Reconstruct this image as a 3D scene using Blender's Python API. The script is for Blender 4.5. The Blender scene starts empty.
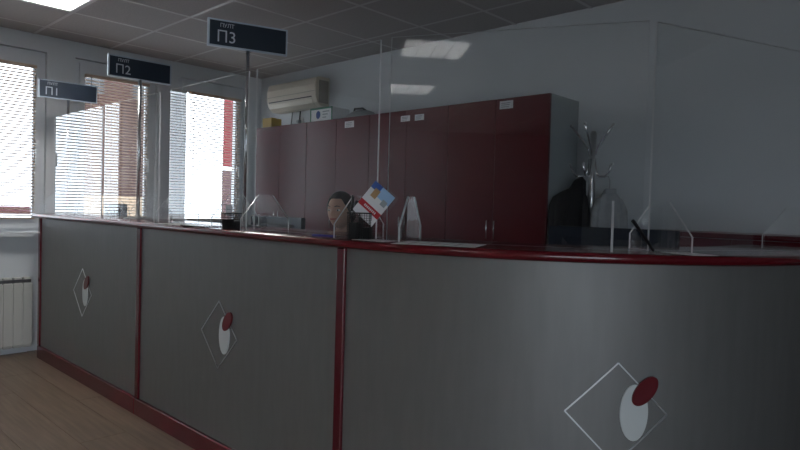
import bpy, bmesh, math, random
from mathutils import Vector, Matrix, noise
random.seed(7)
S = bpy.context.scene
COL = S.collection
PI = math.pi

# ------------------------------------------------------------------ camera
cam_d = bpy.data.cameras.new('camera'); cam = bpy.data.objects.new('camera', cam_d); COL.objects.link(cam)
cam_d.sensor_width = 36.0; cam_d.lens = 27.737; cam_d.clip_start = 0.02; cam_d.clip_end = 300
RT = Vector((0.72510, 0.68809, 0.02771)); UP = Vector((-0.03923, 0.00110, 0.99923)); FW = Vector((-0.68753, 0.72563, -0.02780))
mw = Matrix.Identity(4)
for i in range(3):
    mw[i][0] = RT[i]; mw[i][1] = UP[i]; mw[i][2] = -FW[i]
mw[2][3] = 1.27
cam.matrix_world = mw
S.camera = cam

# ------------------------------------------------------------------ sky, exposure
SKY = 4.2
TUBE = 7.0
W = bpy.data.worlds.new('sky'); S.world = W; W.use_nodes = True
bg = W.node_tree.nodes['Background']; bg.inputs[0].default_value = (0.86, 0.94, 1.07, 1); bg.inputs[1].default_value = SKY
vs = S.view_settings
vs.view_transform = 'Standard'; vs.look = 'None'; vs.gamma = 1.0; vs.use_curve_mapping = False; vs.exposure = 0.34

# ------------------------------------------------------------------ materials
MATS = {}
def mat(name, col, rough=0.5, metal=0.0, spec=0.5, noise_amt=0.0, nscale=8.0, bump=0.0, stretch=(1, 1, 1), coat=0.0, trans=0.0, emit=None):
    if name in MATS: return MATS[name]
    m = bpy.data.materials.new(name); m.use_nodes = True; nt = m.node_tree; b = nt.nodes['Principled BSDF']
    b.inputs['Base Color'].default_value = (*col, 1); b.inputs['Roughness'].default_value = rough
    b.inputs['Metallic'].default_value = metal; b.inputs['Specular IOR Level'].default_value = spec
    b.inputs['Coat Weight'].default_value = coat; b.inputs['Coat Roughness'].default_value = 0.04
    if emit:
        b.inputs['Emission Color'].default_value = (*emit[0], 1); b.inputs['Emission Strength'].default_value = emit[1]
    if noise_amt or bump:
        tc = nt.nodes.new('ShaderNodeTexCoord'); mp = nt.nodes.new('ShaderNodeMapping'); nz = nt.nodes.new('ShaderNodeTexNoise')
        mp.inputs['Scale'].default_value = stretch; nz.inputs['Scale'].default_value = nscale; nz.inputs['Detail'].default_value = 5
        nt.links.new(tc.outputs['Object'], mp.inputs[0]); nt.links.new(mp.outputs[0], nz.inputs['Vector'])
        if noise_amt:
            mr = nt.nodes.new('ShaderNodeMapRange'); mr.inputs['From Min'].default_value = .25; mr.inputs['From Max'].default_value = .75
            mr.inputs['To Min'].default_value = 1 - noise_amt; mr.inputs['To Max'].default_value = 1 + noise_amt
            mx = nt.nodes.new('ShaderNodeVectorMath'); mx.operation = 'SCALE'; mx.inputs[0].default_value = col
            nt.links.new(nz.outputs['Fac'], mr.inputs['Value']); nt.links.new(mr.outputs[0], mx.inputs['Scale'])
            nt.links.new(mx.outputs[0], b.inputs['Base Color'])
        if bump:
            bp = nt.nodes.new('ShaderNodeBump'); bp.inputs['Strength'].default_value = bump; bp.inputs['Distance'].default_value = .01
            nt.links.new(nz.outputs['Fac'], bp.inputs['Height']); nt.links.new(bp.outputs[0], b.inputs['Normal'])
    if trans:
        tr = nt.nodes.new('ShaderNodeBsdfTranslucent'); tr.inputs[0].default_value = (*col, 1)
        mix = nt.nodes.new('ShaderNodeMixShader'); mix.inputs[0].default_value = trans
        out = nt.nodes['Material Output']
        nt.links.new(b.outputs[0], mix.inputs[1]); nt.links.new(tr.outputs[0], mix.inputs[2]); nt.links.new(mix.outputs[0], out.inputs[0])
    MATS[name] = m
    return m

def clear_mat(name, ior, tint, gain):
    """thin clear sheet: straight-through transmission plus mirror reflection by Fresnel on the faces turned to the ray"""
    m = bpy.data.materials.new(name); m.use_nodes = True; nt = m.node_tree; nt.nodes.clear()
    out = nt.nodes.new('ShaderNodeOutputMaterial'); mix = nt.nodes.new('ShaderNodeMixShader')
    t = nt.nodes.new('ShaderNodeBsdfTransparent'); t.inputs[0].default_value = (*tint, 1)
    g = nt.nodes.new('ShaderNodeBsdfGlossy'); g.inputs['Roughness'].default_value = 0.0; g.inputs[0].default_value = (1, 1, 1, 1)
    fr = nt.nodes.new('ShaderNodeFresnel'); fr.inputs['IOR'].default_value = ior
    ge = nt.nodes.new('ShaderNodeNewGeometry')
    inv = nt.nodes.new('ShaderNodeMath'); inv.operation = 'SUBTRACT'; inv.inputs[0].default_value = 1.0
    mu = nt.nodes.new('ShaderNodeMath'); mu.operation = 'MULTIPLY'
    mg = nt.nodes.new('ShaderNodeMath'); mg.operation = 'MULTIPLY'; mg.inputs[1].default_value = gain; mg.use_clamp = True
    nt.links.new(ge.outputs['Backfacing'], inv.inputs[1]); nt.links.new(fr.outputs[0], mg.inputs[0])
    nt.links.new(mg.outputs[0], mu.inputs[0]); nt.links.new(inv.outputs[0], mu.inputs[1])
    nt.links.new(mu.outputs[0], mix.inputs[0]); nt.links.new(t.outputs[0], mix.inputs[1]); nt.links.new(g.outputs[0], mix.inputs[2])
    nt.links.new(mix.outputs[0], out.inputs[0])
    MATS[name] = m
    return m

def wood_mat(name, c1, c2):
    m = bpy.data.materials.new(name); m.use_nodes = True; nt = m.node_tree; b = nt.nodes['Principled BSDF']
    tc = nt.nodes.new('ShaderNodeTexCoord'); mp = nt.nodes.new('ShaderNodeMapping'); nz = nt.nodes.new('ShaderNodeTexNoise')
    oi = nt.nodes.new('ShaderNodeObjectInfo'); ad = nt.nodes.new('ShaderNodeVectorMath'); ad.operation = 'ADD'
    mp.inputs['Scale'].default_value = (1.2, 22, 10); nz.inputs['Scale'].default_value = 2.2; nz.inputs['Detail'].default_value = 7
    cr = nt.nodes.new('ShaderNodeValToRGB'); cr.color_ramp.elements[0].position = .3; cr.color_ramp.elements[1].position = .75
    cr.color_ramp.elements[0].color = (*c1, 1); cr.color_ramp.elements[1].color = (*c2, 1)
    mr = nt.nodes.new('ShaderNodeMapRange'); mr.inputs['To Min'].default_value = .94; mr.inputs['To Max'].default_value = 1.06
    sc = nt.nodes.new('ShaderNodeVectorMath'); sc.operation = 'SCALE'
    nt.links.new(tc.outputs['Object'], ad.inputs[0]); nt.links.new(oi.outputs['Random'], ad.inputs[1])
    nt.links.new(ad.outputs[0], mp.inputs[0]); nt.links.new(mp.outputs[0], nz.inputs['Vector']); nt.links.new(nz.outputs['Fac'], cr.inputs[0])
    nt.links.new(oi.outputs['Random'], mr.inputs['Value']); nt.links.new(cr.outputs[0], sc.inputs[0]); nt.links.new(mr.outputs[0], sc.inputs['Scale'])
    nt.links.new(sc.outputs[0], b.inputs['Base Color']); b.inputs['Roughness'].default_value = .42
    MATS[name] = m
    return m

M_wall = mat('wall_paint', (.62, .65, .67), .75, noise_amt=.02, nscale=3, bump=.05)
M_ceil = mat('ceiling_tile_board', (.39, .37, .365), .9, noise_amt=.06, nscale=60, bump=.25)
M_grid = mat('ceiling_grid_metal', (.50, .49, .49), .45)
M_pvc = mat('white_pvc', (.62, .65, .68), .35)
M_gask = mat('dark_gasket', (.05, .05, .055), .6)
M_slat = mat('blind_slat', (.56, .44, .35), .45, trans=.28)
M_cord = mat('blind_cord', (.8, .78, .75), .7)
M_panel = mat('silver_laminate', (.205, .205, .202), .52, metal=.55, noise_amt=.05, nscale=30, stretch=(1, 1, .15))
M_red = mat('red_lacquer', (.095, .005, .012), .25, coat=.3)
M_redtop = mat('red_gloss_top', (.105, .005, .010), .2, coat=.25)
M_cab = mat('dark_red_gloss_front', (.085, .004, .009), .28, spec=.28)
M_cabside = mat('grey_carcass', (.30, .335, .345), .5)
M_wood = wood_mat('laminate_floor', (.105, .072, .050), (.175, .126, .09))
M_sub = mat('screed', (.06, .05, .04), .9)
M_alu = mat('brushed_aluminium', (.62, .64, .66), .32, metal=.9)
M_chrome = mat('chrome', (.75, .76, .78), .12, metal=1.0)
M_steel = mat('satin_steel', (.42, .43, .44), .3, metal=.85)
M_white = mat('white_enamel', (.70, .71, .70), .35)
M_oval = mat('white_oval', (.62, .66, .66), .4)
M_redoval = mat('red_oval', (.11, .004, .010), .3)
M_navy = mat('navy_sign_face', (.022, .034, .054), .35)
M_letter = mat('sign_lettering', (.72, .76, .80), .5)
M_signfr = mat('sign_frame', (.50, .58, .66), .4)
M_acry = clear_mat('clear_acrylic', 1.49, (.985, .99, .99), 1.55)
M_glass = clear_mat('window_glass', 1.5, (.97, .985, .98), 1.7)
M_edge = mat('acrylic_edge_glow', (.72, .74, .75), .12, trans=.5)  # pale colour stands in for light glowing at the clear sheet's cut edges
M_black = mat('black_plastic', (.012, .013, .015), .35)
M_navypl = mat('dark_blue_black_plastic', (.02, .028, .046), .25)
M_screen = mat('screen', (.02, .03, .05), .1, emit=((.5, .65, .9), .25))
M_mesh = mat('black_wire_mesh', (.015, .016, .017), .45, metal=.3)
M_paper = mat('paper', (.74, .75, .76), .8)
M_ac = mat('cream_ac_plastic', (.66, .60, .50), .4)
M_acdark = mat('ac_vent_dark', (.03, .03, .03), .5)
M_radi = mat('radiator_enamel', (.50, .50, .47), .4)
M_desk = mat('grey_desk_board', (.35, .35, .36), .5)
M_tube = mat('fluorescent_tube', (.9, .9, .9), .5, emit=((1.0, .97, .93), TUBE * 9))
M_refl = mat('fixture_reflector', (.86, .87, .88), .3)
M_blackcloth = mat('black_cloth', (.010, .010, .012), .9, noise_amt=.3, nscale=20, bump=.4)
M_greycloth = mat('grey_coat_cloth', (.36, .375, .38), .9, noise_amt=.12, nscale=25, bump=.4)
M_skin = mat('skin', (.50, .30, .22), .55)
M_hair = mat('dark_hair', (.012, .009, .009), .5, noise_amt=.4, nscale=40, stretch=(1, 1, .2), bump=.3)
M_blouse = mat('dark_purple_blouse', (.045, .018, .040), .85, noise_amt=.2, nscale=30)
M_lip = mat('lips', (.38, .10, .09), .45)
M_eyew = mat('eye_white', (.7, .68, .66), .3)
M_trou = mat('dark_trousers', (.02, .02, .028), .9)
M_brick = mat('brown_render', (.055, .022, .018), .9, noise_amt=.15, nscale=6)
M_brick2 = mat('pale_render', (.42, .30, .20), .9, noise_amt=.1, nscale=4)
M_ext_red = mat('red_banner', (.20, .012, .02), .8)
M_ext_gnd = mat('pale_paving', (.55, .54, .52), .9, noise_amt=.08, nscale=2)
M_ext_dark = mat('dark_window', (.03, .035, .04), .2)
M_yellow = mat('yellow_card', (.50, .32, .05), .6)
M_green = mat('green_card', (.05, .22, .12), .6)
M_blue = mat('blue_print', (.02, .07, .28), .6)
M_lblue = mat('light_blue_print', (.30, .48, .70), .6)
M_tan = mat('tan_print', (.42, .26, .12), .6)
M_rprint = mat('red_print', (.40, .01, .02), .6)
M_cable = mat('black_cable', (.015, .015, .015), .5)

# ------------------------------------------------------------------ geometry helpers
def V(*a): return Vector(a)
def bx(bm, x0, x1, y0, y1, z0, z1, rot=None):
    vs_ = [bm.verts.new(p if rot is None else rot @ Vector(p)) for p in ((x0, y0, z0), (x1, y0, z0), (x1, y1, z0), (x0, y1, z0), (x0, y0, z1), (x1, y0, z1), (x1, y1, z1), (x0, y1, z1))]
    fs = []
    for f in ((3, 2, 1, 0), (4, 5, 6, 7), (0, 1, 5, 4), (1, 2, 6, 5), (2, 3, 7, 6), (3, 0, 4, 7)):
        fs.append(bm.faces.new([vs_[i] for i in f]))
    return fs
def nb(): return bmesh.new()
def BX(*a, **k):
    bm = nb(); bx(bm, *a, **k); return bm
def frame_of(d):
    d = d.normalized(); a = Vector((0, 0, 1)) if abs(d.z) < .9 else Vector((1, 0, 0))
    u = d.cross(a).normalized(); return u, d.cross(u).normalized()
def tube(bm, pts, r, n=8, cap=True):
    pts = [Vector(p) for p in pts]; rs = r if isinstance(r, (list, tuple)) else [r] * len(pts)
    rings = []; u = None
    for i, p in enumerate(pts):
        d = (pts[min(i + 1, len(pts) - 1)] - pts[max(i - 1, 0)]).normalized()
        if u is None: u, v = frame_of(d)
        else:
            u = (u - d * u.dot(d)).normalized(); v = d.cross(u)
        rings.append([bm.verts.new(p + (u * math.cos(2 * PI * k / n) + v * math.sin(2 * PI * k / n)) * rs[i]) for k in range(n)])
    for a, b in zip(rings, rings[1:]):
        for k in range(n):
            f = bm.faces.new((a[k], a[(k + 1) % n], b[(k + 1) % n], b[k])); f.smooth = True
    if cap:
        bm.faces.new(rings[0][::-1]); bm.faces.new(rings[-1])
def TUBE_(pts, r, n=8):
    bm = nb(); tube(bm, pts, r, n); return bm
def prism(bm, poly, fn, t0, t1):
    """closed 2-D polygon extruded: fn(a, b, t) -> point"""
    A = [bm.verts.new(fn(a, b, t0)) for a, b in poly]; B = [bm.verts.new(fn(a, b, t1)) for a, b in poly]
    n = len(poly); side = []
    c0 = bm.faces.new(A[::-1]); c1 = bm.faces.new(B)
    for i in range(n): side.append(bm.faces.new((A[i], A[(i + 1) % n], B[(i + 1) % n], B[i])))
    return (c0, c1), side
def loft(bm, rings, smooth=True, cap=True):
    R = [[bm.verts.new(p) for p in r] for r in rings]; n = len(R[0])
    for a, b in zip(R, R[1:]):
        for k in range(n):
            f = bm.faces.new((a[k], a[(k + 1) % n], b[(k + 1) % n], b[k])); f.smooth = smooth
    if cap:
        bm.faces.new(R[0][::-1]); bm.faces.new(R[-1])
def lathe(bm, prof, n=20, c=(0, 0, 0)):
    loft(bm, [[(c[0] + r * math.cos(2 * PI * k / n), c[1] + r * math.sin(2 * PI * k / n), c[2] + z) for k in range(n)] for r, z in prof])
def ellipsoid(bm, c, r, nu=14, nv=10):
    c = Vector(c)
    rings = [[(c.x + r[0] * math.sin(PI * j / nv) * math.cos(2 * PI * k / nu), c.y + r[1] * math.sin(PI * j / nv) * math.sin(2 * PI * k / nu), c.z - r[2] * math.cos(PI * j / nv)) for k in range(nu)] for j in range(1, nv)]
    loft(bm, rings)
def bevel_all(bm, w, seg=2):
    bmesh.ops.recalc_face_normals(bm, faces=bm.faces[:])
    bmesh.ops.bevel(bm, geom=[e for e in bm.edges if len(e.link_faces) == 2 and e.calc_face_angle(0) > .6], offset=w, segments=seg, affect='EDGES', profile=.6)
    return bm
def obj(name, bm, m, parent=None, loc=None, recalc=True):
    me = bpy.data.meshes.new(name)
    if recalc: bmesh.ops.recalc_face_normals(bm, faces=bm.faces[:])
    bm.to_mesh(me); bm.free()
    for x in (m if isinstance(m, (list, tuple)) else [m]): me.materials.append(x)
    o = bpy.data.objects.new(name, me); COL.objects.link(o)
    if parent: o.parent = parent
    if loc is not None: o.location = loc
    return o
def inst(name, src, parent, loc, rot=None):
    o = bpy.data.objects.new(name, src.data if hasattr(src, 'data') else src); COL.objects.link(o); o.parent = parent; o.location = loc
    if rot: o.rotation_euler = rot
    return o
def tag(o, label=None, cat=None, group=None, kind=None):
    if label: o['label'] = label
    if cat: o['category'] = cat
    if group: o['group'] = group
    if kind: o['kind'] = kind
    return o
def thing(name, label, cat, loc=(0, 0, 0), rz=0, group=None, kind=None):
    o = bpy.data.objects.new(name, None); COL.objects.link(o); o.empty_display_size = .1
    o.location = loc; o.rotation_euler = (0, 0, rz)
    return tag(o, label, cat, group, kind)
def text_bm(s, size, font_spacing=1.0, depth=.001):
    cu = bpy.data.curves.new('lettering', 'FONT'); cu.body = s; cu.size = size; cu.extrude = depth; cu.space_character = font_spacing; cu.resolution_u = 4
    to = bpy.data.objects.new('lettering_tmp', cu); COL.objects.link(to)
    dg = bpy.context.evaluated_depsgraph_get(); me = to.evaluated_get(dg).to_mesh()
    bm = nb(); bm.from_mesh(me); to.evaluated_get(dg).to_mesh_clear()
    bpy.data.objects.remove(to); bpy.data.curves.remove(cu)
    return bm

# ------------------------------------------------------------------ room shell
XL, XR, YF, YB, ZC = -5.70, 2.6, -6.5, 3.79, 2.61
WIN = [(2.86, 3.60), (1.92, 2.64), (.98, 1.70), (.04, .76)]   # window openings along the left wall
WZ0, WZ1 = .985, 2.48

bm = nb()
bx(bm, XL - .25, XL, YF - .2, YB + .2, -.02, WZ0); bx(bm, XL - .25, XL, YF - .2, YB + .2, WZ1, ZC + .1)
ys = [YB + .2]
for a, b in WIN: ys += [b, a]
ys.append(YF - .2)
for i in range(0, len(ys), 2): bx(bm, XL - .25, XL, ys[i + 1], ys[i], WZ0, WZ1)
tag(obj('wall_left', bm, M_wall), 'pale wall pierced by a row of windows', None, None, 'structure')
tag(obj('wall_back', BX(XL, XR, YB, YB + .15, -.02, ZC + .1), M_wall), 'plain pale grey wall behind the cabinets', None, None, 'structure')
GY0, GY1, GZ0, GZ1 = -4.0, -.3, .08, 2.35
bm = nb(); bx(bm, XR, XR + .15, YF, GY0, -.02, ZC + .1); bx(bm, XR, XR + .15, GY1, YB, -.02, ZC + .1); bx(bm, XR, XR + .15, GY0, GY1, -.02, GZ0); bx(bm, XR, XR + .15, GY0, GY1, GZ1, ZC + .1)
tag(obj('wall_right', bm, M_wall), 'plain wall on the customer side', None, None, 'structure')
tag(obj('wall_front', BX(XL, XR, YF - .15, YF, -.02, ZC + .1), mat('darkened_wall_paint', (.20, .19, .18), .8)), 'plain wall behind the viewer', None, None, 'structure')  # unseen wall, colour darkened to lessen reflected haze in the screens

# floor: laminate planks
fl = tag(obj('floor', BX(XL - .25, XR + .15, YF - .15, YB + .15, -.10, -.008), M_sub), 'light brown laminate plank floor', None, None, 'structure')
PLW, PLL = .24, 1.6
pb = nb(); bx(pb, .0008, PLL - .0008, .0008, PLW - .0008, -.008, 0); bevel_all(pb, .0012, 1)
pm = bpy.data.meshes.new('plank'); pb.to_mesh(pm); pb.free(); pm.materials.append(M_wood)
row = 0; y = YF
while y < YB - .01:
    x = XL - .0 - [0, .43, .87][row % 3]
    while x < XR:
        x0 = max(x, XL); x1 = min(x + PLL, XR); y1 = min(y + PLW, YB)
        if x1 - x0 > .02:
            if x1 - x0 > PLL - .001 and y1 - y > PLW - .001: inst('plank', pm, fl, (x, y, 0))
            else: obj('plank', BX(x0 + .0008, x1 - .0008, y + .0008, y1 - .0008, -.008, 0), M_wood, fl)
        x += PLL
    y += PLW; row += 1

# suspended ceiling: tiles on a grid
GX = [-4.82 + .58 * k for k in range(-1, 13)]; GX = [XL] + [g for g in GX if XL + .05 < g < XR - .05] + [XR]
GY = [2.2 + .6 * k for k in range(-15, 3)]; GY = [YF] + [g for g in GY if YF + .05 < g < YB - .05] + [YB]
ce = tag(obj('ceiling', BX(XL - .25, XR + .15, YF - .15, YB + .15, ZC + .1, ZC + .2), M_wall), 'suspended ceiling of square grey tiles', None, None, 'structure')
FIX = [(-4.82, 1.0), (-1.34, -1.4), (-1.34, -3.2), (-3.08, -1.4)]
def is_fix(x, y): return any(abs(x - a) < .02 and abs(y - b) < .02 for a, b in FIX)
tiles = {}
for xa, xb in zip(GX, GX[1:]):
    for ya, yb in zip(GY, GY[1:]):
        if is_fix(xa, ya): continue
        k = (round(xb - xa, 3), round(yb - ya, 3))
        if k not in tiles:
            tb = nb(); bx(tb, .008, k[0] - .008, .008, k[1] - .008, .0, .015); bevel_all(tb, .004, 1)
            me = bpy.data.meshes.new('ceiling_tile'); tb.to_mesh(me); tb.free(); me.materials.append(M_ceil); tiles[k] = me
        o = inst('ceiling_tile', tiles[k], ce, (xa, ya, ZC + random.uniform(0, .0015)))
for g in GX[1:-1]: obj('ceiling_runner', BX(g - .012, g + .012, YF, YB, ZC - .0005, ZC + .03), M_grid, ce)
for g in GY[1:-1]: obj('ceiling_runner', BX(XL, XR, g - .012, g + .012, ZC - .0003, ZC + .028), M_grid, ce)

# windows
def ring_bm(y0, y1, z0, z1, w, x0, x1, wt=None, wb=None):
    bm = nb(); wt = wt or w; wb = wb or w
    bx(bm, x0, x1, y0, y1, z0, z0 + wb); bx(bm, x0, x1, y0, y1, z1 - wt, z1)
    bx(bm, x0, x1, y0, y0 + w, z0 + wb, z1 - wt); bx(bm, x0, x1, y1 - w, y1, z0 + wb, z1 - wt)
    return bm
for i, (a, b) in enumerate(WIN):
    w = thing('window_%d' % (i + 1), None, None, (XL, (a + b) / 2, WZ0), kind='structure')
    h = (b - a) / 2 - .004; H = WZ1 - WZ0
    obj('window_frame', ring_bm(-h, h, .004, H - .004, .045, -.105, -.03), M_pvc, w)
    obj('window_sash', ring_bm(-h + .035, h - .035, .035, H - .035, .046, -.085, -.015, .09, .08), M_pvc, w)
    obj('gasket', ring_bm(-h + .0795, h - .0795, .1135, H - .1235, .004, -.055, -.016), M_gask, w)
    obj('pane', BX(-.06, -.05, -h + .08, h - .08, .114, H - .124), M_glass, w)
    hb = nb(); bx(hb, -.015, -.005, h - .085, h - .06, .62, .68); bx(hb, -.005, .03, h - .08, h - .066, .655, .668); bx(hb, .022, .034, h - .081, h - .065, .55, .668)
    hd = obj('window_handle', hb, M_pvc, w)
tag(obj('trim_1', BX(XL - .02, XL + .10, YF + .01, YB - .01, WZ0 - .03, WZ0 - .002), M_pvc), 'long white window sill board', None, None, 'structure')
tag(obj('baseboard_left', BX(XL, XL + .014, YF, 1.57, 0, .06), M_pvc), 'low white skirting under the windows', None, None, 'structure')
tag(obj('baseboard_back', BX(XL + .02, XR, YB - .014, YB, 0, .06), M_pvc), 'low white skirting behind the cabinets', None, None, 'structure')

w = thing('window_%d' % (len(WIN) + 1), None, None, (XR + .07, (GY0 + GY1) / 2, GZ0), kind='structure')
gh, gH = (GY1 - GY0) / 2 - .004, GZ1 - GZ0
obj('window_frame', ring_bm(-gh, gh, .004, gH - .004, .06, -.03, .03), M_pvc, w)
for q in (-1 / 3, 1 / 3): obj('mullion', BX(-.028, .028, q * gh - .03, q * gh + .03, .064, gH - .064), M_pvc, w)
for k in range(3):
    ya = -gh + .06 if k == 0 else (-gh / 3 + .03 if k == 1 else gh / 3 + .03); yb = -gh / 3 - .03 if k == 0 else (gh / 3 - .03 if k == 1 else gh - .06)
    obj('pane', BX(-.005, .005, ya, yb, .064, gH - .064), M_glass, w)
ld = bpy.data.lights.new('daylight_portal', 'AREA'); ld.shape = 'RECTANGLE'; ld.size = gH; ld.size_y = GY1 - GY0; ld.cycles.is_portal = True
lo = bpy.data.objects.new('daylight_portal', ld); COL.objects.link(lo); lo.location = (XR + .12, (GY0 + GY1) / 2, (GZ0 + GZ1) / 2); lo.rotation_euler = (0, PI / 2, 0)
# daylight portals at the window openings
for i, (a, b) in enumerate(WIN):
    ld = bpy.data.lights.new('daylight_portal', 'AREA'); ld.shape = 'RECTANGLE'; ld.size = WZ1 - WZ0 - .2; ld.size_y = b - a - .2
    ld.cycles.is_portal = True
    lo = bpy.data.objects.new('daylight_portal', ld); COL.objects.link(lo); lo.location = (XL - .11, (a + b) / 2, (WZ0 + WZ1) / 2); lo.rotation_euler = (0, -PI / 2, 0)

# ------------------------------------------------------------------ outside
tag(obj('ground', BX(-80, 60, -60, 70, -.6, -.4), M_ext_gnd), 'pale paved ground outside the windows', None, None, 'structure')
t = thing('brown_building', 'brown rendered building seen through the middle window blind', 'building', (-14, 5.6, -.4))
obj('wall', BX(-1, 0, -1.1, 1.25, 1.75, 9), M_brick, t); obj('ground_floor', BX(-.98, .02, -1.13, 1.28, 0, 1.75), M_brick2, t)
obj('roof', BX(-1.1, .1, -1.2, 1.35, 9, 9.3), M_brick2, t)
for zz in (3.9, 6.6):
    for yy in (-.55, .55):
        f = obj('window', BX(-.03, .03, yy - .3, yy + .3, zz, zz + 1.2), M_brick, t); obj('pane', BX(.005, .04, yy - .24, yy + .24, zz + .06, zz + 1.14), M_ext_dark, f)
t = thing('street_banner', 'red banner on a post outside the last window by the corner', 'banner', (-14, 8.72, -.4))
obj('post', TUBE_([(0, .62, 0), (0, .62, 6.2)], .05), M_steel, t); obj('cloth', bevel_all(BX(-.03, .03, -.5, .6, 2.6, 6.1), .01, 1), M_ext_red, t)
obj('lower_board', BX(-.04, .04, -.5, .6, .2, 2.5), mat('mauve_board', (.10, .05, .055), .8), t)
t = thing('red_street_barrier', 'low red barrier outside the left window', 'barrier', (-13, 2.4, -.4))
obj('rail', bevel_all(BX(-.05, .05, -1.9, 1.5, 1.36, 1.50), .02, 1), mat('dark_red_paint', (.06, .008, .012), .6), t)
for yy in (-1.8, -.2, 1.4): obj('post', TUBE_([(0, yy, 0), (0, yy, 1.3)], .04), M_steel, t)

# ------------------------------------------------------------------ venetian blinds
SP = .0262
def slat_mesh(L):
    bm = nb(); d, th = .0125, .0007
    prof = [(-d, -.0012), (0, .0010), (d, -.0012), (d, -.0012 - th), (0, .0010 - th), (-d, -.0012 - th)]
    prism(bm, prof, lambda a, b, t_: (a, t_, b), -L / 2, L / 2)
    bmesh.ops.recalc_face_normals(bm, faces=bm.faces[:])
    me = bpy.data.meshes.new('slat'); bm.to_mesh(me); bm.free(); me.materials.append(M_slat); return me
blab = ['pale venetian blind in the window nearest the corner by the cabinets', 'pale venetian blind in the window behind sign two',
        'pale venetian blind in the leftmost visible window above the radiator', 'pale venetian blind in the first window on the customer side',
        'pale venetian blind in the second window on the customer side', 'pale venetian blind in the window farthest from the counter']
sm = {}
for i, (a, b) in enumerate(WIN):
    L = b - a - .165; yc = (a + b) / 2 - (0 if i else -.02)
    if round(L, 3) not in sm: sm[round(L, 3)] = slat_mesh(L)
    z0, z1 = 1.095, 2.355
    t = thing('venetian_blind', blab[i], 'blind', (XL + .005, yc, z0), group='venetian blinds on the left wall')
    obj('head_rail', bevel_all(BX(-.014, .014, -L / 2 - .005, L / 2 + .005, z1 - z0 - .026, z1 - z0), .003, 1), M_slat, t)
    obj('bottom_rail', bevel_all(BX(-.011, .011, -L / 2, L / 2, 0, .012), .003, 1), M_slat, t)
    n = int((z1 - z0 - .05) / SP)
    for k in range(n):
        inst('slat', sm[round(L, 3)], t, (0, 0, .03 + k * SP), (0, math.radians(-20 + random.uniform(-1.5, 1.5)), 0))
    for yy in (-L * .3, L * .3):
        obj('ladder_cord', TUBE_([(.0135, yy, .01), (.0135, yy, z1 - z0 - .02)], .0012, 5), M_cord, t)
    obj('tilt_wand', TUBE_([(.02, -L / 2 + .04, z1 - z0 - .02), (.022, -L / 2 + .04, .45)], .003, 6), M_cord, t)

# ------------------------------------------------------------------ radiator
t = thing('radiator', 'white sectional radiator under the left window', 'radiator', (XL + .07, 1.02, .06))
rb = nb(); bx(rb, -.04, .04, .003, .067, .0, .50); bx(rb, .036, .048, .0005, .0695, .02, .52); bx(rb, -.03, .034, .008, .062, .50, .565)
bevel_all(rb, .005, 1)
rm = bpy.data.meshes.new('section'); rb.to_mesh(rm); rb.free(); rm.materials.append(M_radi)
for k in range(12): inst('section', rm, t, (0, -.28 + .07 * k, 0))
obj('top_grille', BX(.030, .0365, -.27, .55, .525, .55), M_gask, t)
obj('supply_pipe', TUBE_([(0, -.28, .05), (0, -.36, .05), (0, -.36, -.06)], .011), M_radi, t)
obj('wall_bracket', BX(-.069, -.035, .1, .14, .42, .47), M_radi, t); obj('wall_bracket', BX(-.069, -.035, .4, .44, .42, .47), M_radi, t)

# ------------------------------------------------------------------ counter
FY, CX, CY, R0 = 1.58, -1.75, 2.94, 1.36
def st_line(x0, x1, n=1): return [((x0 + (x1 - x0) * k / n, FY), (0, 1)) for k in range(n + 1)]
def st_arc(t0, t1, n): return [((CX + R0 * math.sin(a), CY - R0 * math.cos(a)), (-math.sin(a), math.cos(a))) for a in [t0 + (t1 - t0) * k / n for k in range(n + 1)]]
def sweep(bm, st, prof, org=(0, 0, 0), smooth=False):
    rings = [[(p[0] + nn[0] * d - org[0], p[1] + nn[1] * d - org[1], z - org[2]) for d, z in prof] for p, nn in st]
    loft(bm, rings, smooth=smooth)
ZT = 1.145
bm = nb()
prof = [(-.020 - .0175 * math.sin(PI * k / 8) + .0, 1.1275 - .0175 * math.cos(PI * k / 8)) for k in range(9)]
prof += [(.42, ZT), (.42, 1.11)]
sweep(bm, st_line(-5.52, CX)[:1] + st_line(CX - .001, CX)[:1] + st_arc(0, PI / 2, 40) + [((CX + R0, CY + .25), (-1, 0))], prof)
for f in bm.faces: f.smooth = len(f.verts) == 4
wt = obj('counter_worktop', bm, M_redtop)
wt.data.set_sharp_from_angle(angle=.5)
tag(wt, 'long glossy red worktop that curves round at the right', 'worktop')

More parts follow.
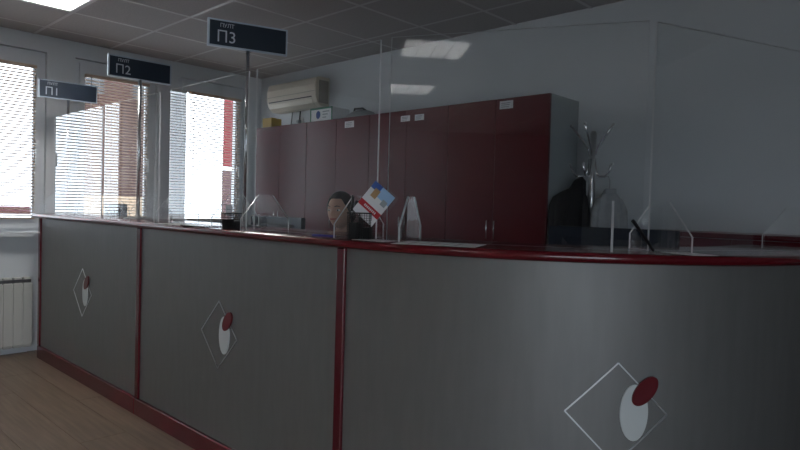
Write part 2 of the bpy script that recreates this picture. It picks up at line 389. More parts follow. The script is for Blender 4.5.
def emblem(parent, fn):
    """oval-and-diamond emblem; fn(u, v, h) maps emblem coordinates to the panel face"""
    def oval(cu, cv, a, b, rot, h0, h1, n=36):
        bm = nb(); c, s = math.cos(rot), math.sin(rot)
        poly = [(cu + a * math.cos(q) * c - b * math.sin(q) * s, cv + a * math.cos(q) * s + b * math.sin(q) * c) for q in [2 * PI * k / n for k in range(n)]]
        prism(bm, poly, lambda u, v, t_: fn(u, v, t_), h0, h1); return bm
    r = .165; w = .0022
    cs = [(0, r), (r, 0), (0, -r), (-r, 0)]
    for k in range(4):
        (u0, v0), (u1, v1) = cs[k], cs[(k + 1) % 4]
        du, dv = (v1 - v0) / (r * 1.414) * w, -(u1 - u0) / (r * 1.414) * w
        bm = nb(); rings = []
        for j in range(9):
            f = j / 8; u, v = u0 + (u1 - u0) * f, v0 + (v1 - v0) * f
            rings.append([fn(u + du, v + dv, -.001), fn(u - du, v - dv, -.001), fn(u - du, v - dv, .003), fn(u + du, v + dv, .003)])
        loft(bm, rings, smooth=False)
        obj('emblem_line', bm, M_alu, parent)
    o = obj('emblem_white_oval', oval(.055, .005, .0455, .092, 0, -.001, .005), M_oval, parent)
    obj('emblem_red_oval', oval(.087, .077, .030, .056, -.66, .003, .010), M_redoval, parent)

def carcass_prof(): return [(.024, .1), (.40, .1), (.40, 1.11), (.024, 1.11)]
for name, x0, x1, lab in (('counter_unit', -5.42, -3.62, 'straight grey counter front with small emblem, farthest unit beside the radiator'),
                          ('counter_unit', -3.62, -1.82, 'straight grey counter front with emblem, middle unit between two red posts')):
    t = thing(name, lab, 'counter', (x0, FY, 0), group='counter units'); Lx = x1 - x0
    obj('front_panel', BX(.046, Lx, 0, .022, .102, 1.109), M_panel, t)
    obj('carcass', BX(.0, Lx, .024, .40, .102, 1.109), M_cabside, t)
    obj('post', bevel_all(BX(.0, .045, -.012, .0235, .102, 1.109), .003, 1), M_red, t)
    obj('kick_board', bevel_all(BX(0, Lx, -.014, .40, 0, .10), .004, 1), M_red, t)
    emblem(t, lambda u, v, h, c=(-2.70 if x0 > -4 else -4.5) - x0: (c + u, -h, .625 + v))
t = thing('counter_unit', 'curved grey counter front with large emblem, nearest unit at right', 'counter', (-1.82, FY, 0), group='counter units')
org = (-1.82, FY, 0)
bm = nb(); sweep(bm, [((-1.774, FY), (0, 1))] + st_arc(0, PI / 2, 48), [(0, .102), (.022, .102), (.022, 1.109), (0, 1.109)], org, True); 
o = obj('front_panel', bm, M_panel, t); o.data.set_sharp_from_angle(angle=.5)
bm = nb(); sweep(bm, [((-1.82, FY), (0, 1))] + st_arc(0, PI / 2, 30), [(.024, .102), (.40, .102), (.40, 1.109), (.024, 1.109)], org)
obj('carcass', bm, M_cabside, t)
obj('post', bevel_all(BX(.0, .045, -.012, .0235, .102, 1.109), .003, 1), M_red, t)
obj('post', BX(1.36 + .07 - .024, 1.36 + .07 + .012, CY - FY, CY - FY + .045, .102, 1.109), M_red, t)
bm = nb(); sweep(bm, [((-1.82, FY), (0, 1))] + st_arc(0, PI / 2, 40), [(-.014, 0), (.40, 0), (.40, .10), (-.014, .10)], org)
obj('kick_board', bm, M_red, t)
T3 = math.radians(42.0)
def on_arc(u, v, h):
    a = T3 + u / R0; r = R0 + h
    return (CX + r * math.sin(a) - org[0], CY - r * math.cos(a) - org[1], .624 + v)
emblem(t, on_arc)

# ------------------------------------------------------------------ clear protective screens and their feet
PH = .78; TH = .008
def sheet(bm, poly, fn, th):
    caps, side = prism(bm, poly, fn, -th / 2, th / 2)
    for f in side: f.material_index = 1
def screen(p0, p1, label, foot_at=(.1, .1)):
    p0, p1 = Vector(p0), Vector(p1); L = (p1 - p0).length; rz = math.atan2(p1.y - p0.y, p1.x - p0.x)
    t = thing('protective_screen', label, 'screen', (p0.x, p0.y, ZT), rz, group='clear protective screens on the counter')
    bm = nb(); sheet(bm, [(.004, .001), (L - .004, .001), (L - .004, PH), (.004, PH)], lambda a, b, q: (a, q, b), TH)
    obj('clear_sheet', bm, [M_acry, M_edge], t)
    for fx in (foot_at[0], L - foot_at[1]):
        poly = [(-.135, 0), (-.135, .055), (-.04, .168), (.04, .168), (.135, .055), (.135, 0)]
        bm = nb(); sheet(bm, poly, lambda a, b, q, fx=fx: (fx + q, a, b + .0005), TH)
        obj('foot_plate', bm, [M_acry, M_edge], t)
YP = 1.70
screen((-5.50, YP), (-4.50, YP), 'tall clear screen farthest away, by the windows at the counter end')
screen((-4.46, YP), (-3.62, YP), 'tall clear screen with the second sign pole right behind it')
screen((-3.49, YP), (-2.66, YP), 'tall clear screen between the second and third sign poles')
screen((-2.60, YP), (-1.735, YP), 'tall clear screen in front of the seated woman')
screen((-1.686, YP), (-.843, 2.094), 'widest-looking clear screen in front of the red cabinet doors')
screen((-.835, 2.115), (-.505, 2.94), 'clear screen at the right end of the curved counter', (.055, .1))

# ------------------------------------------------------------------ signs
def sign(x, y, rz, txt, lab, r, zmid, br=.09):
    t = thing('counter_sign', lab, 'sign', (x, y, ZT), rz, group='navy desk signs on poles')
    bw, bh = .212, .142; zb = zmid - ZT - bh / 2
    bm = nb(); lathe(bm, [(br, 0.0005), (br, .004), (br * .92, .009), (.02, .012), (.016, .03), (.001, .03)], 32); obj('base_plate', bm, M_steel, t)
    obj('pole', TUBE_([(0, 0, .01), (0, 0, zb + .005)], r, 12), M_chrome, t)
    # local x runs along the board, the face looks to -y
    b = obj('board', BX(-bw + .006, bw - .006, -.008, .008, zb + .006, zb + bh - .006), M_navy, t)
    bm = nb()
    for q in ((-bw, bw, zb, zb + .008), (-bw, bw, zb + bh - .008, zb + bh), (-bw, -bw + .010, zb + .008, zb + bh - .008), (bw - .008, bw, zb + .008, zb + bh - .008)):
        bx(bm, q[0], q[1], -.0105, .0105, q[2], q[3])
    obj('board_frame', bm, M_signfr, t)
    for s, size, ox, oz in (('ПУЛТ', .028, -.150, .103), (txt, .084, -.168, .026)):
        tb = text_bm(s, size, .95 if size < .05 else 1.0)
        bmesh.ops.transform(tb, matrix=Matrix.Translation((ox, -.0085, zb + oz)) @ Matrix.Rotation(PI / 2, 4, 'X'), verts=tb.verts[:])
        obj('lettering', tb, M_letter, b)
sign(-2.887, 1.83, math.radians(90 - 18.6), 'П3', 'navy sign reading П3, the nearest of the three pole signs', .009, 2.155)
sign(-4.21, 1.83, math.radians(90 - 2.3), 'П2', 'navy sign reading П2, the middle of the three pole signs', .012, 2.158)
sign(-5.33, 1.745, math.radians(90 - 5), 'П1', 'navy sign reading П1, the farthest of the three pole signs', .010, 2.123, .034)

# ------------------------------------------------------------------ tall red cabinets
def cabinet(x0, lab, handles=True):
    t = thing('tall_cabinet', lab, 'cabinet', (x0, 3.41, 0), group='tall red cabinets along the back wall')
    w = .803
    bm = nb(); bx(bm, .001, w - .001, .002, .35, .06, 2.003); obj('carcass', bm, M_cabside, t)
    obj('plinth', BX(.004, w - .004, .03, .34, 0, .058), M_gask, t)
    for k in (0, 1):
        a = .0015 + k * w / 2
        d = obj('door', bevel_all(BX(a, a + w / 2 - .003, -.020, 0, .065, 2.003), .002, 1), M_cab, t)
        hx = w / 2 + (-.03 if k == 0 else .03)
        obj('handle', TUBE_([(hx, -.020, 1.085), (hx, -.045, 1.085), (hx, -.045, 1.2), (hx, -.020, 1.2)], .005, 8), M_chrome, d)
    return t
clab = ['tall dark red cabinet, rightmost, with grey side beside the coat stand', 'tall dark red cabinet, second from the coat stand, with two paper labels',
        'tall dark red cabinet behind the seated woman with one paper label', 'tall dark red cabinet, leftmost, under the air conditioner']
for k in range(4): cabinet(-1.966 - .805 * (k + 1), clab[k])
for (xa, xb, za, zb_), lab in zip(((-3.872, -3.759, 1.918, 1.970), (-3.233, -3.139, 1.920, 1.963), (-3.09, -3.0, 1.918, 1.962), (-2.339, -2.236, 1.934, 1.986)),
        ('white paper label on cabinet door above the woman', 'left one of two white paper labels side by side on a cabinet', 'right one of two white paper labels side by side on a cabinet', 'white paper label high on the rightmost cabinet')):
    t = thing('paper_label', lab, 'label', ((xa + xb) / 2, 3.3895, za), group='paper labels on the cabinets')
    w = (xb - xa) / 2; h = zb_ - za
    c = obj('card', BX(-w, w, -.001, 0, 0, h), M_paper, t)
    for q in (.25, .5, .72): obj('print_line', BX(-w * .75, w * (.3 + q * .4), -.0014, -.0009, h * q - .002, h * q + .002), mat('grey_print', (.25, .25, .27), .8), c)
# low red cabinet under the right-hand wall
t = thing('low_cabinet', 'low dark red cabinet against the wall right of the coat stand', 'cabinet', (-1.42, 3.41, 0))
obj('carcass', BX(0, 2.0, .002, .36, .06, 1.16), M_cabside, t); obj('plinth', BX(.01, 1.99, .03, .35, 0, .058), M_gask, t)
obj('top', bevel_all(BX(-.005, 2.005, -.022, .365, 1.16, 1.185), .003, 1), M_cab, t)
for k in range(4):
    d = obj('door', bevel_all(BX(.0015 + .5 * k, .4985 + .5 * k, -.020, 0, .065, 1.157), .002, 1), M_cab, t)
    hx = .5 * k + (.46 if k % 2 == 0 else .04)
    obj('handle', TUBE_([(hx, -.020, .9), (hx, -.045, .9), (hx, -.045, 1.02), (hx, -.020, 1.02)], .005, 8), M_chrome, d)

# things on the tall cabinets
t = thing('paper_box', 'white box with green edges and blue mark on top of the cabinets', 'box', (-4.26, 3.55, 2.0035))
obj('body', bevel_all(BX(-.15, .15, -.10, .10, 0, .125), .012, 2), M_paper, t)
bm = nb()
for q in ((-.151, .151, .112, .126), (-.151, .151, -.001, .010), (-.151, -.138, .0, .126), (.138, .151, 0, .126)): bx(bm, q[0], q[1], -.102, -.098, q[2], q[3])
obj('green_border', bm, M_green, t)
bm = nb(); ellipsoid(bm, (-.04, -.1, .065), (.03, .004, .036)); obj('blue_mark', bm, M_blue, t)
bm = nb()
for k in range(3): bx(bm, .02, .02 + .09 - .02 * k, -.1015, -.099, .085 - .025 * k, .094 - .025 * k)
obj('printed_lines', bm, M_cabside, t)
t = thing('folded_dark_bag', 'dark crumpled bag lying beside the white box on the cabinets', 'bag', (-3.86, 3.56, 2.0035))
bm = nb(); loft(bm, [[(.17 * s * math.cos(2 * PI * k / 16) * (1 + .1 * math.sin(3 * k + z * 40)), .09 * s * math.sin(2 * PI * k / 16), z) for k in range(16)] for z, s in ((0, 1), (.02, 1.03), (.05, .85), (.075, .5), (.085, .1))])
obj('cloth', bm, M_cabside, t); obj('strap', TUBE_([(-.1, 0, .05), (-.05, -.03, .095), (.05, -.03, .09), (.1, 0, .05)], .008), M_cable, t)
t = thing('yellow_box', 'small yellow carton on the left end of the cabinets', 'box', (-5.10, 3.52, 2.0035))
obj('body', bevel_all(BX(-.075, .075, -.06, .06, 0, .10), .004, 1), M_yellow, t); obj('flap', BX(-.073, .073, -.058, .0, .10, .103), M_yellow, t)

# air conditioner
t = thing('air_conditioner', 'cream split air conditioner high on the wall above the cabinets', 'air conditioner', (-4.95, YB, 2.205))
bm = nb()
prof = [(0, 0), (-.12, 0), (-.175, .035), (-.205, .09), (-.21, .20), (-.19, .262), (-.15, .275), (0, .275)]
prof = [(a * .82, b) for a, b in prof]
prism(bm, prof, lambda a, b, q: (q, a, b), -.39, .39); bevel_all(bm, .008, 2)
obj('body', bm, M_ac, t)
bm = nb(); prism(bm, [(-.128, -.001), (-.178, .034), (-.20, .075), (-.203, .070), (-.182, .027), (-.13, -.005)], lambda a, b, q: (q, a * .82, b), -.36, .33); obj('flap', bm, M_ac, t)
obj('outlet_gap', BX(-.36, .33, -.1705, -.160, .083, .092), M_acdark, t)
obj('front_seam', BX(-.38, .38, -.1735, -.16, .135, .138), mat('seam_grey', (.28, .26, .22), .6), t)
obj('side_cover', BX(.385, .398, -.13, -.02, .03, .24), mat('ac_side', (.3, .27, .23), .5), t)
for xx, lab in ((-5.16, 'thin dark cable hanging behind the cabinets under the air conditioner, left one'), (-5.03, 'thin dark cable hanging behind the cabinets beside a wall plug, right one')):
    tag(obj('cable', TUBE_([(xx + .05, YB - .02, 2.203), (xx + .03, YB - .016, 2.10), (xx, YB - .014, 1.95), (xx - .01, YB - .014, 1.7)], .006), M_cable), lab, 'cable')
t = thing('wall_socket', 'small pale wall socket with plug just below the air conditioner', 'socket', (-4.99, YB, 2.10))
obj('plate', bevel_all(BX(-.04, .04, -.012, -.0005, -.04, .04), .004, 1), M_white, t); bm = nb(); tube(bm, [(0, -.012, 0), (0, -.05, 0)], [.02, .014], 12); obj('plug', bm, M_cabside, t)

# ------------------------------------------------------------------ coat stand and coats
CSX, CSY = -1.745, 3.53
t = thing('coat_stand', 'chrome coat stand with curved hooks beside the grey cabinet side', 'coat stand', (CSX, CSY, 0))
bm = nb(); tube(bm, [(0, 0, .04), (0, 0, 1.755), (0, 0, 1.77)], [.02, .02, .012], 16); obj('pole', bm, M_steel, t)
bm = nb(); lathe(bm, [(.14, 0), (.14, .012), (.13, .022), (.03, .03), (.022, .06)], 28); obj('base', bm, M_chrome, t)
for k in range(4):
    a = math.radians(43.5 + (18, 162, -50, -130)[k]); c, s = math.cos(a), math.sin(a)
    h = obj('upper_hook', TUBE_([(.018 * c, .018 * s, 1.62), (.03 * c, .03 * s, 1.665), (.08 * c, .08 * s, 1.735), (.132 * c, .132 * s, 1.80)], .007, 8), M_chrome, t)
    bm = nb(); ellipsoid(bm, (.132 * c, .132 * s, 1.80), (.010, .010, .010), 10, 8); obj('hook_ball', bm, M_steel, h)
    h = obj('lower_hook', TUBE_([(.018 * c, .018 * s, 1.60), (.028 * c, .028 * s, 1.52), (.05 * c, .05 * s, 1.493), (.09 * c, .09 * s, 1.493), (.115 * c, .115 * s, 1.52), (.132 * c, .132 * s, 1.565)], .006, 8), M_chrome, t)
    bm = nb(); ellipsoid(bm, (.132 * c, .132 * s, 1.565), (.009, .009, .009), 10, 8); obj('hook_ball', bm, M_steel, h)
def folds(rings_def, n=36, amp=.012, lobes=7, ph=0.0):
    rings = []
    for z, cx, cy, rx, ry, p in rings_def:
        ring = []
        for k in range(n):
            a = 2 * PI * k / n; w = 1 + amp / max(rx, .02) * math.sin(lobes * a + z * 5 + ph) * p
            c, s = math.cos(a), math.sin(a)
            ring.append((cx + rx * w * math.copysign(abs(c) ** .75, c), cy + ry * w * math.copysign(abs(s) ** .75, s), z))
        rings.append(ring)
    return rings
RL = math.radians(43.5)
t = thing('black_jacket', 'bulky black jacket hanging on the left of the coat stand', 'jacket', (-1.853, 3.469, .09), RL)
bm = nb(); loft(bm, folds([(.74, -.005, 0, .085, .06, 1), (.76, -.005, 0, .10, .07, 1), (.95, -.005, 0, .105, .075, 1), (1.12, -.005, 0, .112, .08, 1), (1.225, -.005, 0, .112, .08, .7), (1.275, 0, 0, .098, .07, .5), (1.305, .02, .0, .075, .056, .4), (1.33, .045, .0, .048, .042, .2), (1.375, .056, .0, .036, .03, 0), (1.40, .06, .0, .012, .012, 0)], lobes=5))
obj('body', bm, M_blackcloth, t)
for q in (-1, 1):
    bm = nb(); tube(bm, [(q * .045 + .02, -.03, 1.28), (q * .07, -.06, 1.18), (q * .07 - .005, -.07, 1.0), (q * .06 - .005, -.07, .84)], [.03, .036, .036, .032], 14); obj('sleeve', bm, M_blackcloth, t)
bm = nb(); ellipsoid(bm, (.055, -.005, 1.345), (.038, .036, .026)); obj('hood', bm, M_blackcloth, t)
t = thing('grey_coat', 'pale grey coat on a hanger on the right of the coat stand', 'coat', (-1.64, 3.55, .085), RL)
bm = nb(); loft(bm, folds([(.70, 0, 0, .098, .05, 1), (.72, 0, 0, .10, .052, 1), (.95, 0, 0, .095, .05, 1), (1.12, 0, 0, .085, .046, .8), (1.22, 0, 0, .075, .043, .4), (1.28, 0, 0, .062, .038, .2), (1.31, 0, 0, .04, .03, 0), (1.33, 0, 0, .028, .024, 0)], amp=.008, lobes=9))
obj('body', bm, M_greycloth, t)
for q in (-1, 1):
    bm = nb(); tube(bm, [(q * .055, 0, 1.27), (q * .08, -.008, 1.2), (q * .092, -.015, 1.02), (q * .098, -.015, .86)], [.024, .028, .027, .024], 14); obj('sleeve', bm, M_greycloth, t)
obj('collar', bevel_all(BX(-.034, .034, -.035, -.003, 1.30, 1.335), .010, 2), M_greycloth, t)
obj('hanger_hook', TUBE_([(0, 0, 1.32), (0, 0, 1.385), (-.01, 0, 1.41), (-.025, .01, 1.405)], .004, 8), M_steel, t)

# ------------------------------------------------------------------ staff desk, monitors, chair
t = thing('staff_desk', 'low grey staff desk behind the long counter', 'desk', (-3.6, 2.32, 0))
obj('desk_top', bevel_all(BX(-2.0, 1.75, -.335, .30, .715, .74), .003, 1), M_desk, t)
for xx in (-1.95, 0, 1.70): obj('leg_panel', BX(xx - .0125, xx + .0125, -.27, .27, 0, .715), M_desk, t)
t = thing('corner_desk', 'low grey staff desk inside the curved counter', 'desk', (-1.25, 2.80, 0))
obj('desk_top', bevel_all(BX(-.34, .36, -.28, .28, .715, .74), .003, 1), M_desk, t)
for xx in (-.32, .34): obj('leg_panel', BX(xx - .0125, xx + .0125, -.25, .25, 0, .715), M_desk, t)
def monitor(x, y, w, top, rz, lab, z0=.7405):
    t = thing('monitor', lab, 'monitor', (x, y, z0), rz, group='monitors behind the counter'); top -= z0; h = w * .58
    obj('housing', bevel_all(BX(-w / 2, w / 2, -.022, .012, top - h, top), .008, 2), M_navypl, t)
    obj('screen', BX(-w / 2 + .012, w / 2 - .012, .0115, .0135, top - h + .018, top - .012), M_screen, t)
    bm = nb(); loft(bm, [[(sx * w * f, yy, top - h / 2 + sz * h * g) for sx, sz in ((-1, -1), (1, -1), (1, 1), (-1, 1))] for yy, f, g in ((-.021, .38, .36), (-.045, .30, .26))], False); obj('back_bulge', bm, M_navypl, t)
    obj('stand_neck', BX(-.03, .03, -.05, -.025, .01, top - h * .5), M_black, t)
    bm = nb(); lathe(bm, [(.11, 0), (.11, .006), (.10, .012), (.01, .014)], 28, (0, -.02, 0)); obj('stand_base', bm, M_black, t)
monitor(-1.255, 2.74, .62, 1.205, 0, 'wide dark monitor seen from behind in the curve of the counter')
monitor(-3.42, 2.42, .58, 1.19, 0, 'dark monitor back left of the seated woman')
monitor(-5.36, 2.14, .42, 1.24, 0, 'dark monitor back at the far end of the counter near the windows')
PX, PY = -2.985, 2.68
t = thing('office_chair', 'black office chair under the seated woman', 'chair', (PX, PY + .05, 0))
obj('seat', bevel_all(BX(-.23, .23, -.24, .22, .43, .492), .02, 2), M_blackcloth, t)
obj('backrest', bevel_all(BX(-.20, .20, .225, .275, .60, .98), .02, 2), M_blackcloth, t)
obj('back_support', TUBE_([(0, .15, .43), (0, .27, .46), (0, .29, .7)], .018), M_black, t)
obj('gas_column', TUBE_([(0, 0, .09), (0, 0, .43)], .025, 12), M_black, t)
for k in range(5):
    a = 2 * PI * k / 5; c, s = math.cos(a), math.sin(a)
    l = obj('leg', TUBE_([(0, 0, .1), (.28 * c, .28 * s, .065)], [.025, .016], 8), M_black, t)
    bm = nb(); ellipsoid(bm, (.28 * c, .28 * s, .0275), (.024, .024, .0275), 10, 8); obj('castor', bm, M_black, l)

# ------------------------------------------------------------------ seated woman
def skin_mesh(verts, edges, rad, root=0, sub=2):
    me = bpy.data.meshes.new('sk'); me.from_pydata(verts, edges, []); o = bpy.data.objects.new('sk', me); COL.objects.link(o)
    md = o.modifiers.new('s', 'SKIN'); md.use_smooth_shade = True
    for i, d in enumerate(me.skin_vertices[0].data):
        r = rad[i]; d.radius = r if isinstance(r, tuple) else (r, r); d.use_root = (i == root)
    sb = o.modifiers.new('u', 'SUBSURF'); sb.levels = sub; sb.render_levels = sub
    dg = bpy.context.evaluated_depsgraph_get(); ev = o.evaluated_get(dg); m2 = ev.to_mesh()
    bm = nb(); bm.from_mesh(m2); ev.to_mesh_clear(); bpy.data.objects.remove(o); bpy.data.meshes.remove(me)
    return bm
def head_bm(c):
    """head facing -y, about 0.225 high, with brow, nose, lips, chin and ears shaped in the surface"""
    bm = nb(); nu, nv = 48, 40; rings = []
    def g(x, m, s): return math.exp(-((x - m) / s) ** 2)
    for j in range(1, nv):
        v = PI * j / nv; zz = -math.cos(v)           # -1 chin .. 1 crown
        ring = []
        for k in range(nu):
            a = 2 * PI * k / nu; dx, dy = math.sin(a), -math.cos(a)      # a = 0 is the front
            fr = max(0, math.cos(a)); r = math.sin(v)
            rx = .074 * (1 - .16 * g(zz, -.75, .45)); ry = .096
            x, y, z = rx * r * dx, ry * r * dy, .112 * zz
            if zz < 0: y += -.012 * (-zz) * 1.0 * r if dy < 0 else .035 * (-zz) * r      # chin forward, nape in
            ax = abs(x)
            if dy < 0:
                y -= .004 * g(zz, .16, .10) * fr                         # brow
                y += .010 * g(zz, .0, .12) * g(ax, .030, .016)           # eye sockets
                y -= .020 * g(zz, -.22, .10) * g(ax, 0, .011) + .010 * g(zz, -.08, .14) * g(ax, 0, .009)   # nose
                y -= .007 * g(zz, -.47, .07) * g(ax, 0, .022)            # lips
                y += .004 * g(zz, -.60, .05) * g(ax, 0, .025)
                y -= .009 * g(zz, -.80, .14) * g(ax, 0, .024)            # chin
                y -= .003 * g(zz, -.18, .18) * g(ax, .042, .016)         # cheeks
            ring.append((c[0] + x, c[1] + y, c[2] + z))
        rings.append(ring)
    loft(bm, rings)
    for s in (-1, 1):
        ellipsoid(bm, (c[0] + s * .073, c[1] + .012, c[2] - .008), (.008, .018, .030), 10, 8)
    return bm
verts = []; edges = []; rad = []
def vtx(p, r, par=None):
    verts.append(p); rad.append(r); i = len(verts) - 1
    if par is not None: edges.append((par, i))
    return i
pel = vtx((0, 0, .60), (.125, .105)); bel = vtx((0, -.01, .76), (.115, .09), pel); che = vtx((0, -.045, .95), (.125, .092), bel)
shb = vtx((0, -.06, 1.06), (.075, .06), che); nk = vtx((0, -.075, 1.11), .046, shb); nt_ = vtx((0, -.10, 1.17), .043, nk)
wrists = []
for s in (-1, 1):
    sh = vtx((s * .15, -.055, 1.05), .055, shb); el = vtx((s * .225, -.10, .80), .042, sh); wr = vtx((s * .15, -.31, .785), .027, el)
    pm_ = vtx((s * .13, -.375, .775), (.036, .017), wr)
    hp = vtx((s * .085, -.05, .575), .085, pel); kn = vtx((s * .10, -.40, .545), .06, hp); ak = vtx((s * .10, -.37, .10), .036, kn); vtx((s * .11, -.49, .045), .034, ak)
    wrists.append((s, Vector((s * .13, -.375, .775))))
body = skin_mesh(verts, edges, rad, 0, 2)
for s, w in wrists:
    fd = Vector((-s * .28, -.95, -.05)).normalized(); sd = Vector((.95, -s * .28, 0)).normalized()
    for k, (off, ln) in enumerate(((-.027, .068), (-.009, .078), (.010, .074), (.028, .056))):
        b0 = w + fd * .012 + sd * off; b1 = w + fd * (.03 + ln * .35) + sd * off * 1.15; b2 = w + fd * (.03 + ln * .7) + sd * off * 1.2 - Vector((0, 0, .006)); b3 = w + fd * (.03 + ln) + sd * off * 1.2 - Vector((0, 0, .014))
        tube(body, [b0, b1, b2, b3], [.0092, .0088, .0080, .0055], 8)
    tb_ = -s * sd
    tube(body, [w - fd * .02 + tb_ * .02, w + fd * .015 + tb_ * .045, w + fd * .045 + tb_ * .055], [.011, .010, .006], 8)
HC = (0, -.125, 1.243)
hb = head_bm(HC); me_h = bpy.data.meshes.new('tmp'); hb.to_mesh(me_h); hb.free(); body.from_mesh(me_h); bpy.data.meshes.remove(me_h)
pt = thing('person', 'woman with dark tied-back hair seated behind the counter, only her head showing', 'person', (PX, PY, 0), math.radians(18))
bo = obj('body', body, [M_skin, M_blouse, M_trou], pt)
rmod = bo.modifiers.new('r', 'REMESH'); rmod.mode = 'VOXEL'; rmod.voxel_size = .0048; rmod.use_smooth_shade = True
dg = bpy.context.evaluated_depsgraph_get(); me2 = bpy.data.meshes.new_from_object(bo.evaluated_get(dg)); bo.modifiers.clear(); old = bo.data; bo.data = me2; bpy.data.meshes.remove(old)
me2.materials.clear()
for m_ in (M_skin, M_blouse, M_trou, M_black): me2.materials.append(m_)
for p in me2.polygons:
    c = p.center; p.use_smooth = True
    if (abs(c.x) < .062 or c.z > 1.15) and c.z > 1.11 - .35 * min(0, c.y + .075) * 0 + (.02 if c.y > -.07 else -.012): i = 0
    elif c.y < -.30 and c.z > .70: i = 0
    elif c.z < .09: i = 3
    elif c.z < .66 : i = 2
    else: i = 1
    p.material_index = i
# hair: a thick cap swept back from the hairline, and a low knot
bm = nb(); nu, nv = 40, 30; rings = []
for j in range(0, nv + 1):
    f = j / nv; ring = []
    for k in range(nu):
        a = 2 * PI * k / nu; cf = math.cos(a)                    # cf = 1 front
        zmin = .62 if cf > .78 else (.62 - (.78 - cf) * 1.35 if cf > 0 else -.43 - .42 * min(1, -cf * 1.6))
        zmin = max(zmin, -.82)
        v0 = math.acos(-zmin); v = v0 + (PI - .02 - v0) * f; zz = -math.cos(v); r = math.sin(v)
        e = 1.10 + .02 * math.sin(9 * a)
        y = -.096 * e * cf * r
        if zz < 0 and cf < 0: y += .028 * (-zz) * r
        ring.append((HC[0] + .076 * e * 1.04 * math.sin(a) * r, HC[1] + y + .004, HC[2] + .112 * 1.085 * zz + .002))
    rings.append(ring)
loft(bm, rings, cap=False)
ho = obj('hair', bm, M_hair, pt); sd_ = ho.modifiers.new('t', 'SOLIDIFY'); sd_.thickness = .012; sd_.offset = -1
bm = nb(); ellipsoid(bm, (0, HC[1] + .115, HC[2] - .03), (.042, .036, .045), 16, 12); obj('hair_knot', bm, M_hair, ho)
for s in (-1, 1):
    bm = nb(); ellipsoid(bm, (s * .030, HC[1] - .0775, HC[2] + .002), (.0135, .010, .0065), 14, 10); e = obj('eye', bm, M_eyew, pt)
    bm = nb(); ellipsoid(bm, (s * .031, HC[1] - .0845, HC[2] + .001), (.0058, .0045, .006), 12, 8); obj('iris', bm, M_hair, e)
    obj('eyebrow', TUBE_([(s * .014, HC[1] - .098, HC[2] + .022), (s * .030, HC[1] - .096, HC[2] + .028), (s * .048, HC[1] - .083, HC[2] + .023)], [.0025, .0035, .0015], 6), M_hair, pt)
bm = nb(); tube(bm, [(-.024, HC[1] - .082, HC[2] - .049), (-.011, HC[1] - .0995, HC[2] - .054), (0, HC[1] - .102, HC[2] - .055), (.011, HC[1] - .0995, HC[2] - .054), (.024, HC[1] - .082, HC[2] - .049)], [.002, .005, .0058, .005, .002], 8); obj('lips', bm, M_lip, pt)

# ------------------------------------------------------------------ small things on the worktop
def paper(x, y, w, h, rz, lab, cat='paper', name='paper_sheet', z=0.0, n=1):
    t = thing(name, lab, cat, (x, y, ZT + .0004 + z), rz, group='papers on the worktop')
    s = obj('sheet', BX(-w / 2, w / 2, -h / 2, h / 2, 0, .0006 * n), M_paper, t)
    for k in range(5): obj('print_line', BX(-w * .38, w * (.38 - .1 * (k % 3)), h * (.32 - .14 * k) - .002, h * (.32 - .14 * k) + .002, .0006 * n, .0006 * n + .0002), mat('grey_print', (.25, .25, .27), .8), s)
    return t
paper(-1.40, 1.685, .21, .297, math.radians(115), 'white paper sheet on the worktop right of the narrow foot plate')
paper(-1.66, 1.62, .15, .10, math.radians(8), 'small white paper slip beside the black pen holder', z=.0)
paper(-.70, 2.12, .10, .15, math.radians(60), 'white paper sheet under the black pen at the right')
paper(-3.22, 1.66, .297, .21, 0, 'white paper sheet on the worktop left of the far black holder', z=.0)
t = thing('grey_folder', 'dark grey folder lying flat left of the far black holder', 'folder', (-2.93, 1.60, ZT + .0005), .1)
obj('cover', bevel_all(BX(-.11, .11, -.05, .05, 0, .006), .002, 1), M_navypl, t); obj('label_strip', BX(-.08, .0, -.045, -.03, .0055, .0068), M_paper, t)

def organiser(x, y, rz, w, d, h, lab):
    t = thing('pen_holder', lab, 'pen holder', (x, y, ZT + .0005), rz, group='black mesh pen holders')
    # woven wire walls
    def wall(p, q):
        bm = nb(); p, q = Vector(p), Vector(q); L = (q - p).length; n = int(L / .009)
        for k in range(n + 1):
            a = p + (q - p) * k / n; bx(bm, a.x - .0007, a.x + .0007, a.y - .0007, a.y + .0007, .002, h)
        dirv = (q - p).normalized()
        for k in range(1, int(h / .009)):
            z = k * .009; tube(bm, [p + Vector((0, 0, z)), q + Vector((0, 0, z))], .0007, 4)
        return obj('mesh_wall', bm, M_mesh, t)
    c = [(-w / 2, -d / 2, 0), (w / 2, -d / 2, 0), (w / 2, d / 2, 0), (-w / 2, d / 2, 0)]
    for k in range(4): wall(c[k], c[(k + 1) % 4])
    wall((0, -d / 2, 0), (0, d / 2, 0))
    obj('tray', BX(-w / 2 + .001, w / 2 - .001, -d / 2 + .001, d / 2 - .001, 0, .003), M_mesh, t)
    obj('rim', TUBE_([(p[0], p[1], h) for p in c + c[:1]], .003, 6), M_mesh, t)
    obj('divider_box', BX(-w / 2 + .006, -.006, -d / 2 + .006, d / 2 - .006, .003, h * .62), M_black, t)
    obj('divider_box', BX(.014, w / 2 - .006, -d / 2 + .02, d / 2 - .006, .003, h * .45), M_black, t)
    return t
organiser(-1.755, 1.632, .5, .088, .07, .10, 'black mesh pen holder with a leaflet in it, in front of the woman')
organiser(-2.665, 1.615, .4, .075, .06, .075, 'small black mesh holder at the foot of the nearest sign pole')
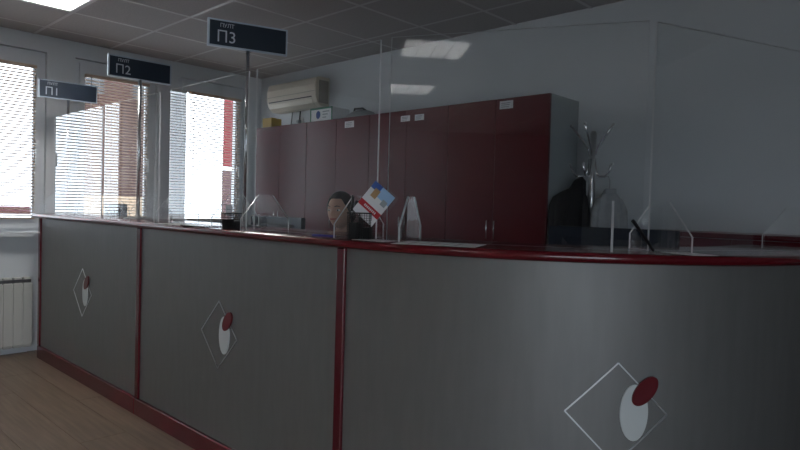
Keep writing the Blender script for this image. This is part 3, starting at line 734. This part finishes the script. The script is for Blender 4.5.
def pen(name, x, y, z, dirv, L, m, lab, r=.0045):
    d = Vector(dirv).normalized(); t = thing(name, lab, 'pen', (x, y, z))
    bm = nb(); tube(bm, [d * .012, d * (L - .01), d * L], [r, r, r * .7], 10); obj('barrel', bm, m, t)
    bm = nb(); tube(bm, [(0, 0, 0), d * .0125], [.0008, r * .9], 8); obj('tip', bm, M_steel, t)
    u = frame_of(d)[0]; bm = nb(); tube(bm, [d * (L - .005) + u * r, d * (L - .005) + u * (r + .004), d * (L - .04) + u * (r + .002)], .0012, 6); obj('clip', bm, m, t)
pen('pen', -1.79, 1.615, ZT + .095, (-.1, .1, 1), .075, M_black, 'black pen upright in the holder in front of the woman')
pen('pen', -1.80, 1.645, ZT + .095, (.15, -.1, 1), .055, M_black, 'short black marker in the holder in front of the woman', .007)
pen('counter_pen', -.769, 2.013, ZT + .0025, (-.03, -.11, .105), .155, M_black, 'black pen leaning against the clear foot plate at the right', .005)
# leaflet standing tilted in the holder
t = thing('leaflet', 'white leaflet with red band tilted in the black pen holder', 'leaflet', (-1.715, 1.655, ZT + .135), math.radians(20))
Lf = Matrix.Rotation(math.radians(38), 4, 'Y') @ Matrix.Diagonal((.92, 1.0, 1.10, 1)) @ Matrix.Rotation(math.radians(-8), 4, 'X')
def lf(*a): return BX(*a, rot=Lf)
c = obj('card', lf(-.058, .058, -.0006, .0006, -.062, .070), M_paper, t)
obj('sky_picture', lf(-.058, -.012, -.0011, -.0004, .043, .070), M_blue, c); obj('sky_picture', lf(-.012, .058, -.0011, -.0004, .030, .070), M_lblue, c)
obj('photo', lf(-.036, -.008, -.0013, -.0005, .018, .052), M_tan, c); obj('photo', lf(.022, .048, -.0013, -.0005, .016, .038), M_cabside, c)
rbnd = obj('red_band', lf(-.058, .058, -.0012, -.0004, -.030, -.008), M_rprint, c)
for k in range(8): obj('band_text', lf(-.03 + .0085 * k, -.025 + .0085 * k, -.0016, -.0008, -.023, -.015), M_paper, c)
# solid blue bar added for the blue reflection in the worktop by the woman
t = thing('blue_reflection_bar', 'small blue bar standing for a reflection on the worktop in front of the woman', 'tray', (-1.94, 1.60, ZT + .0005), .35)
obj('tray', bevel_all(BX(-.05, .05, -.012, .012, 0, .008), .003, 2), mat('blue_reflection_tint', (.03, .03, .22), .4), t); obj('groove', BX(-.045, .045, -.004, .004, .0075, .0085), M_navypl, t)
# note card in the far holder
t = thing('note_card', 'white note card standing in the small black holder', 'card', (-2.675, 1.617, ZT + .062), .4)
obj('card', BX(-.028, .012, -.001, .001, 0, .052), M_paper, t); obj('print_line', BX(-.022, .004, -.0014, -.0009, .03, .034), M_cabside, t)

# ------------------------------------------------------------------ ceiling lights
flab = ['lit square ceiling light above the far end of the counter', 'square ceiling light nearest the viewer on the customer side', 'square ceiling light farthest back on the customer side', 'square ceiling light over the middle of the customer side']
for (x, y), lab in zip(FIX, flab):
    t = thing('ceiling_light', lab, 'ceiling light', (x + .29, y + .30, ZC), group='square louvred ceiling lights')
    bm = nb(); w, d = .278, .288
    bx(bm, -w, w, -d, d, .072, .078)
    for q in ((-w, -w + .012, -d, d), (w - .012, w, -d, d), (-w, w, -d, -d + .012), (-w, w, d - .012, d)): bx(bm, *q, .001, .074)
    obj('housing', bm, M_refl, t)
    for k in range(4):
        xx = -.195 + .13 * k
        obj('tube', TUBE_([(xx, -d + .02, .045), (xx, d - .02, .045)], .013, 12), M_tube, t)
    for k in range(3): obj('louvre_divider', BX(-.13 + .13 * k - .003, -.13 + .13 * k + .003, -d + .012, d - .012, .002, .07), M_refl, t)
    for k in range(9): obj('louvre_blade', BX(-w + .012, w - .012, -d + .056 * (k + 1) + .008 - .001, -d + .056 * (k + 1) + .008 + .001, .003, .04), M_refl, t)
